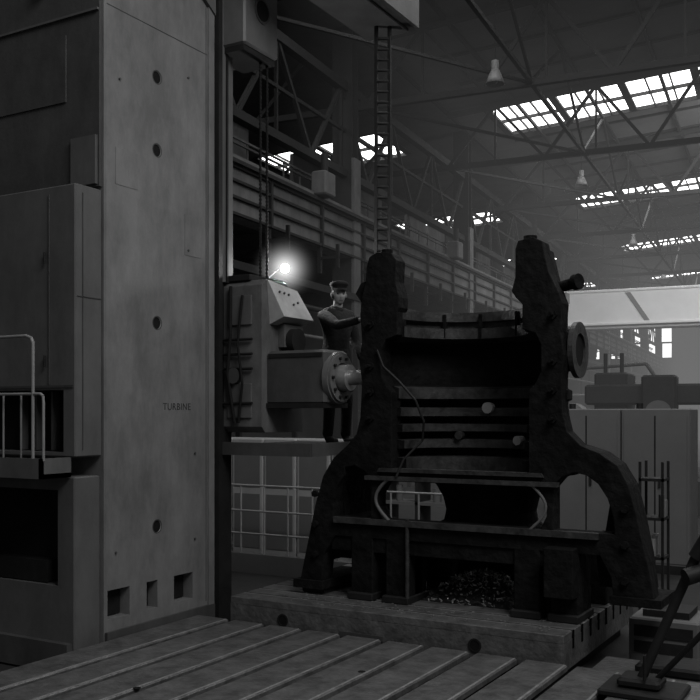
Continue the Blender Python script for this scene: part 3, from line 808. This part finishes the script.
for i in range(rings):
    for j in range(seg):
        k = (j+1) % seg; fs.append((i*seg+j, i*seg+k, (i+1)*seg+k, (i+1)*seg+j))
c.add(hv, fs, M_SKIN, True)
for s_ in (-1, 1):
    c.sphere(hp(s_*.031, .071, .001), .0095, M_HAIR, seg=12, rings=8)
    c.sphere(hp(s_*.077, -.005, -.012), .024, M_SKIN, .45, .8, 1.25, seg=12, rings=8)
    c.cyl(hp(s_*.016, .088, .021), hp(s_*.046, .074, .020), .0035, M_HAIR, seg=6)
c.cyl(hp(-.020, .086, -.0665), hp(.020, .086, -.0665), .0022, M_HAIR, seg=6)
hv2 = []
for i in range(13):
    th = math.pi*(.12+.52*i/12)
    for j in range(25):
        ph = math.pi*(1.0-.14)+(math.pi*1.28)*j/24
        hv2.append(hp(.079*math.sin(th)*math.cos(ph), .10*math.sin(th)*math.sin(ph)-.002, .122*math.cos(th)))
c.add(hv2, [(i*25+j, i*25+j+1, (i+1)*25+j+1, (i+1)*25+j) for i in range(12) for j in range(24)], M_HAIR, True)
c.cyl(W(0,.02,1.44), hp(0, -.012, -.06), .054, M_SKIN, r1=.05, seg=20)
c.done(wk)
c = B('flat_cap')
vs = []; fs = []
prof = [(.0, .140), (.05, .138), (.09, .128), (.108, .108), (.103, .09), (.090, .076), (.087, .045)]
for r, z in prof:
    for j in range(28):
        a = 2*math.pi*j/28; vs.append(hp(r*.93*math.cos(a), r*1.12*math.sin(a)-.004, z+.008*math.sin(a)*r/.1))
for i in range(len(prof)-1):
    for j in range(28):
        k = (j+1) % 28; fs.append((i*28+j, i*28+k, (i+1)*28+k, (i+1)*28+j))
c.add(vs, fs, M_CAP, True)
pk = []
for j in range(13):
    a = R(25+130*j/12); pk.append(hp(.085*math.cos(a), .092*math.sin(a), .056))
for j in range(13):
    a = R(25+130*j/12); pk.append(hp(.078*math.cos(a), .092*math.sin(a)+.050*math.sin(math.pi*j/12), .040))
fs = [(j, j+1, 14+j, 13+j) for j in range(12)]
c.add(pk, fs, M_CAP, True); c.add([p+Vector((0,0,.006)) for p in pk], fs, M_CAP, True)
c.done(wk)
c = B('collar_and_hem')
def cband(prs, m, n=28):
    vs = []
    for (a_, b_, z_) in prs:
        for i in range(n):
            t = 2*math.pi*i/n; vs.append(W(a_*math.cos(t), b_*math.sin(t)+.015, z_-.015*math.sin(t)*(z_ > 1.3)))
    c.add(vs, [(k*n+i, k*n+(i+1) % n, (k+1)*n+(i+1) % n, (k+1)*n+i) for k in range(len(prs)-1) for i in range(n)], m, True)
cband([(.065,.062,1.445),(.088,.080,1.43),(.078,.072,1.455),(.064,.060,1.485),(.060,.056,1.48)], M_JACKET)
cband([(.150,.125,1.02),(.170,.142,.90),(.182,.152,.78),(.174,.145,.78),(.15,.12,.85)], M_JACKET)
for zz in (1.32, 1.22, 1.12): c.sphere(W(0, .140, zz), .009, M_HAIR, seg=8, rings=6)
c.done(wk)

# ------------------------------------------------------------------ lights
w = bpy.data.worlds.new('world'); sc.world = w; w.use_nodes = True
bg = w.node_tree.nodes['Background']; bg.inputs[0].default_value = (1, 1, 1, 1); bg.inputs[1].default_value = .10
def area(name, loc, target, size, e, sy=None):
    l = bpy.data.lights.new(name, 'AREA'); l.energy = e; l.size = size
    if sy: l.shape = 'RECTANGLE'; l.size_y = sy
    ob = bpy.data.objects.new(name, l); sc.collection.objects.link(ob); ob.location = loc
    ob.rotation_euler = (Vector(target)-Vector(loc)).to_track_quat('-Z', 'Y').to_euler(); return ob
area('daylight_near_bay', (3, 3, 10.5), (-5, 7.5, 1), 5, 720)
area('daylight_overhead', (-3.2, 11, 9.2), (-3.2, 9.0, 0), 4, 170)
p = H @ Vector((2, 30, 9.0)); q = H @ Vector((-2, 41, 6.4)); area('crane_fill_light', p, q, 6, 900)  # added area light to brighten the crane beam; no fixture there
sc.view_settings.view_transform = 'Standard'
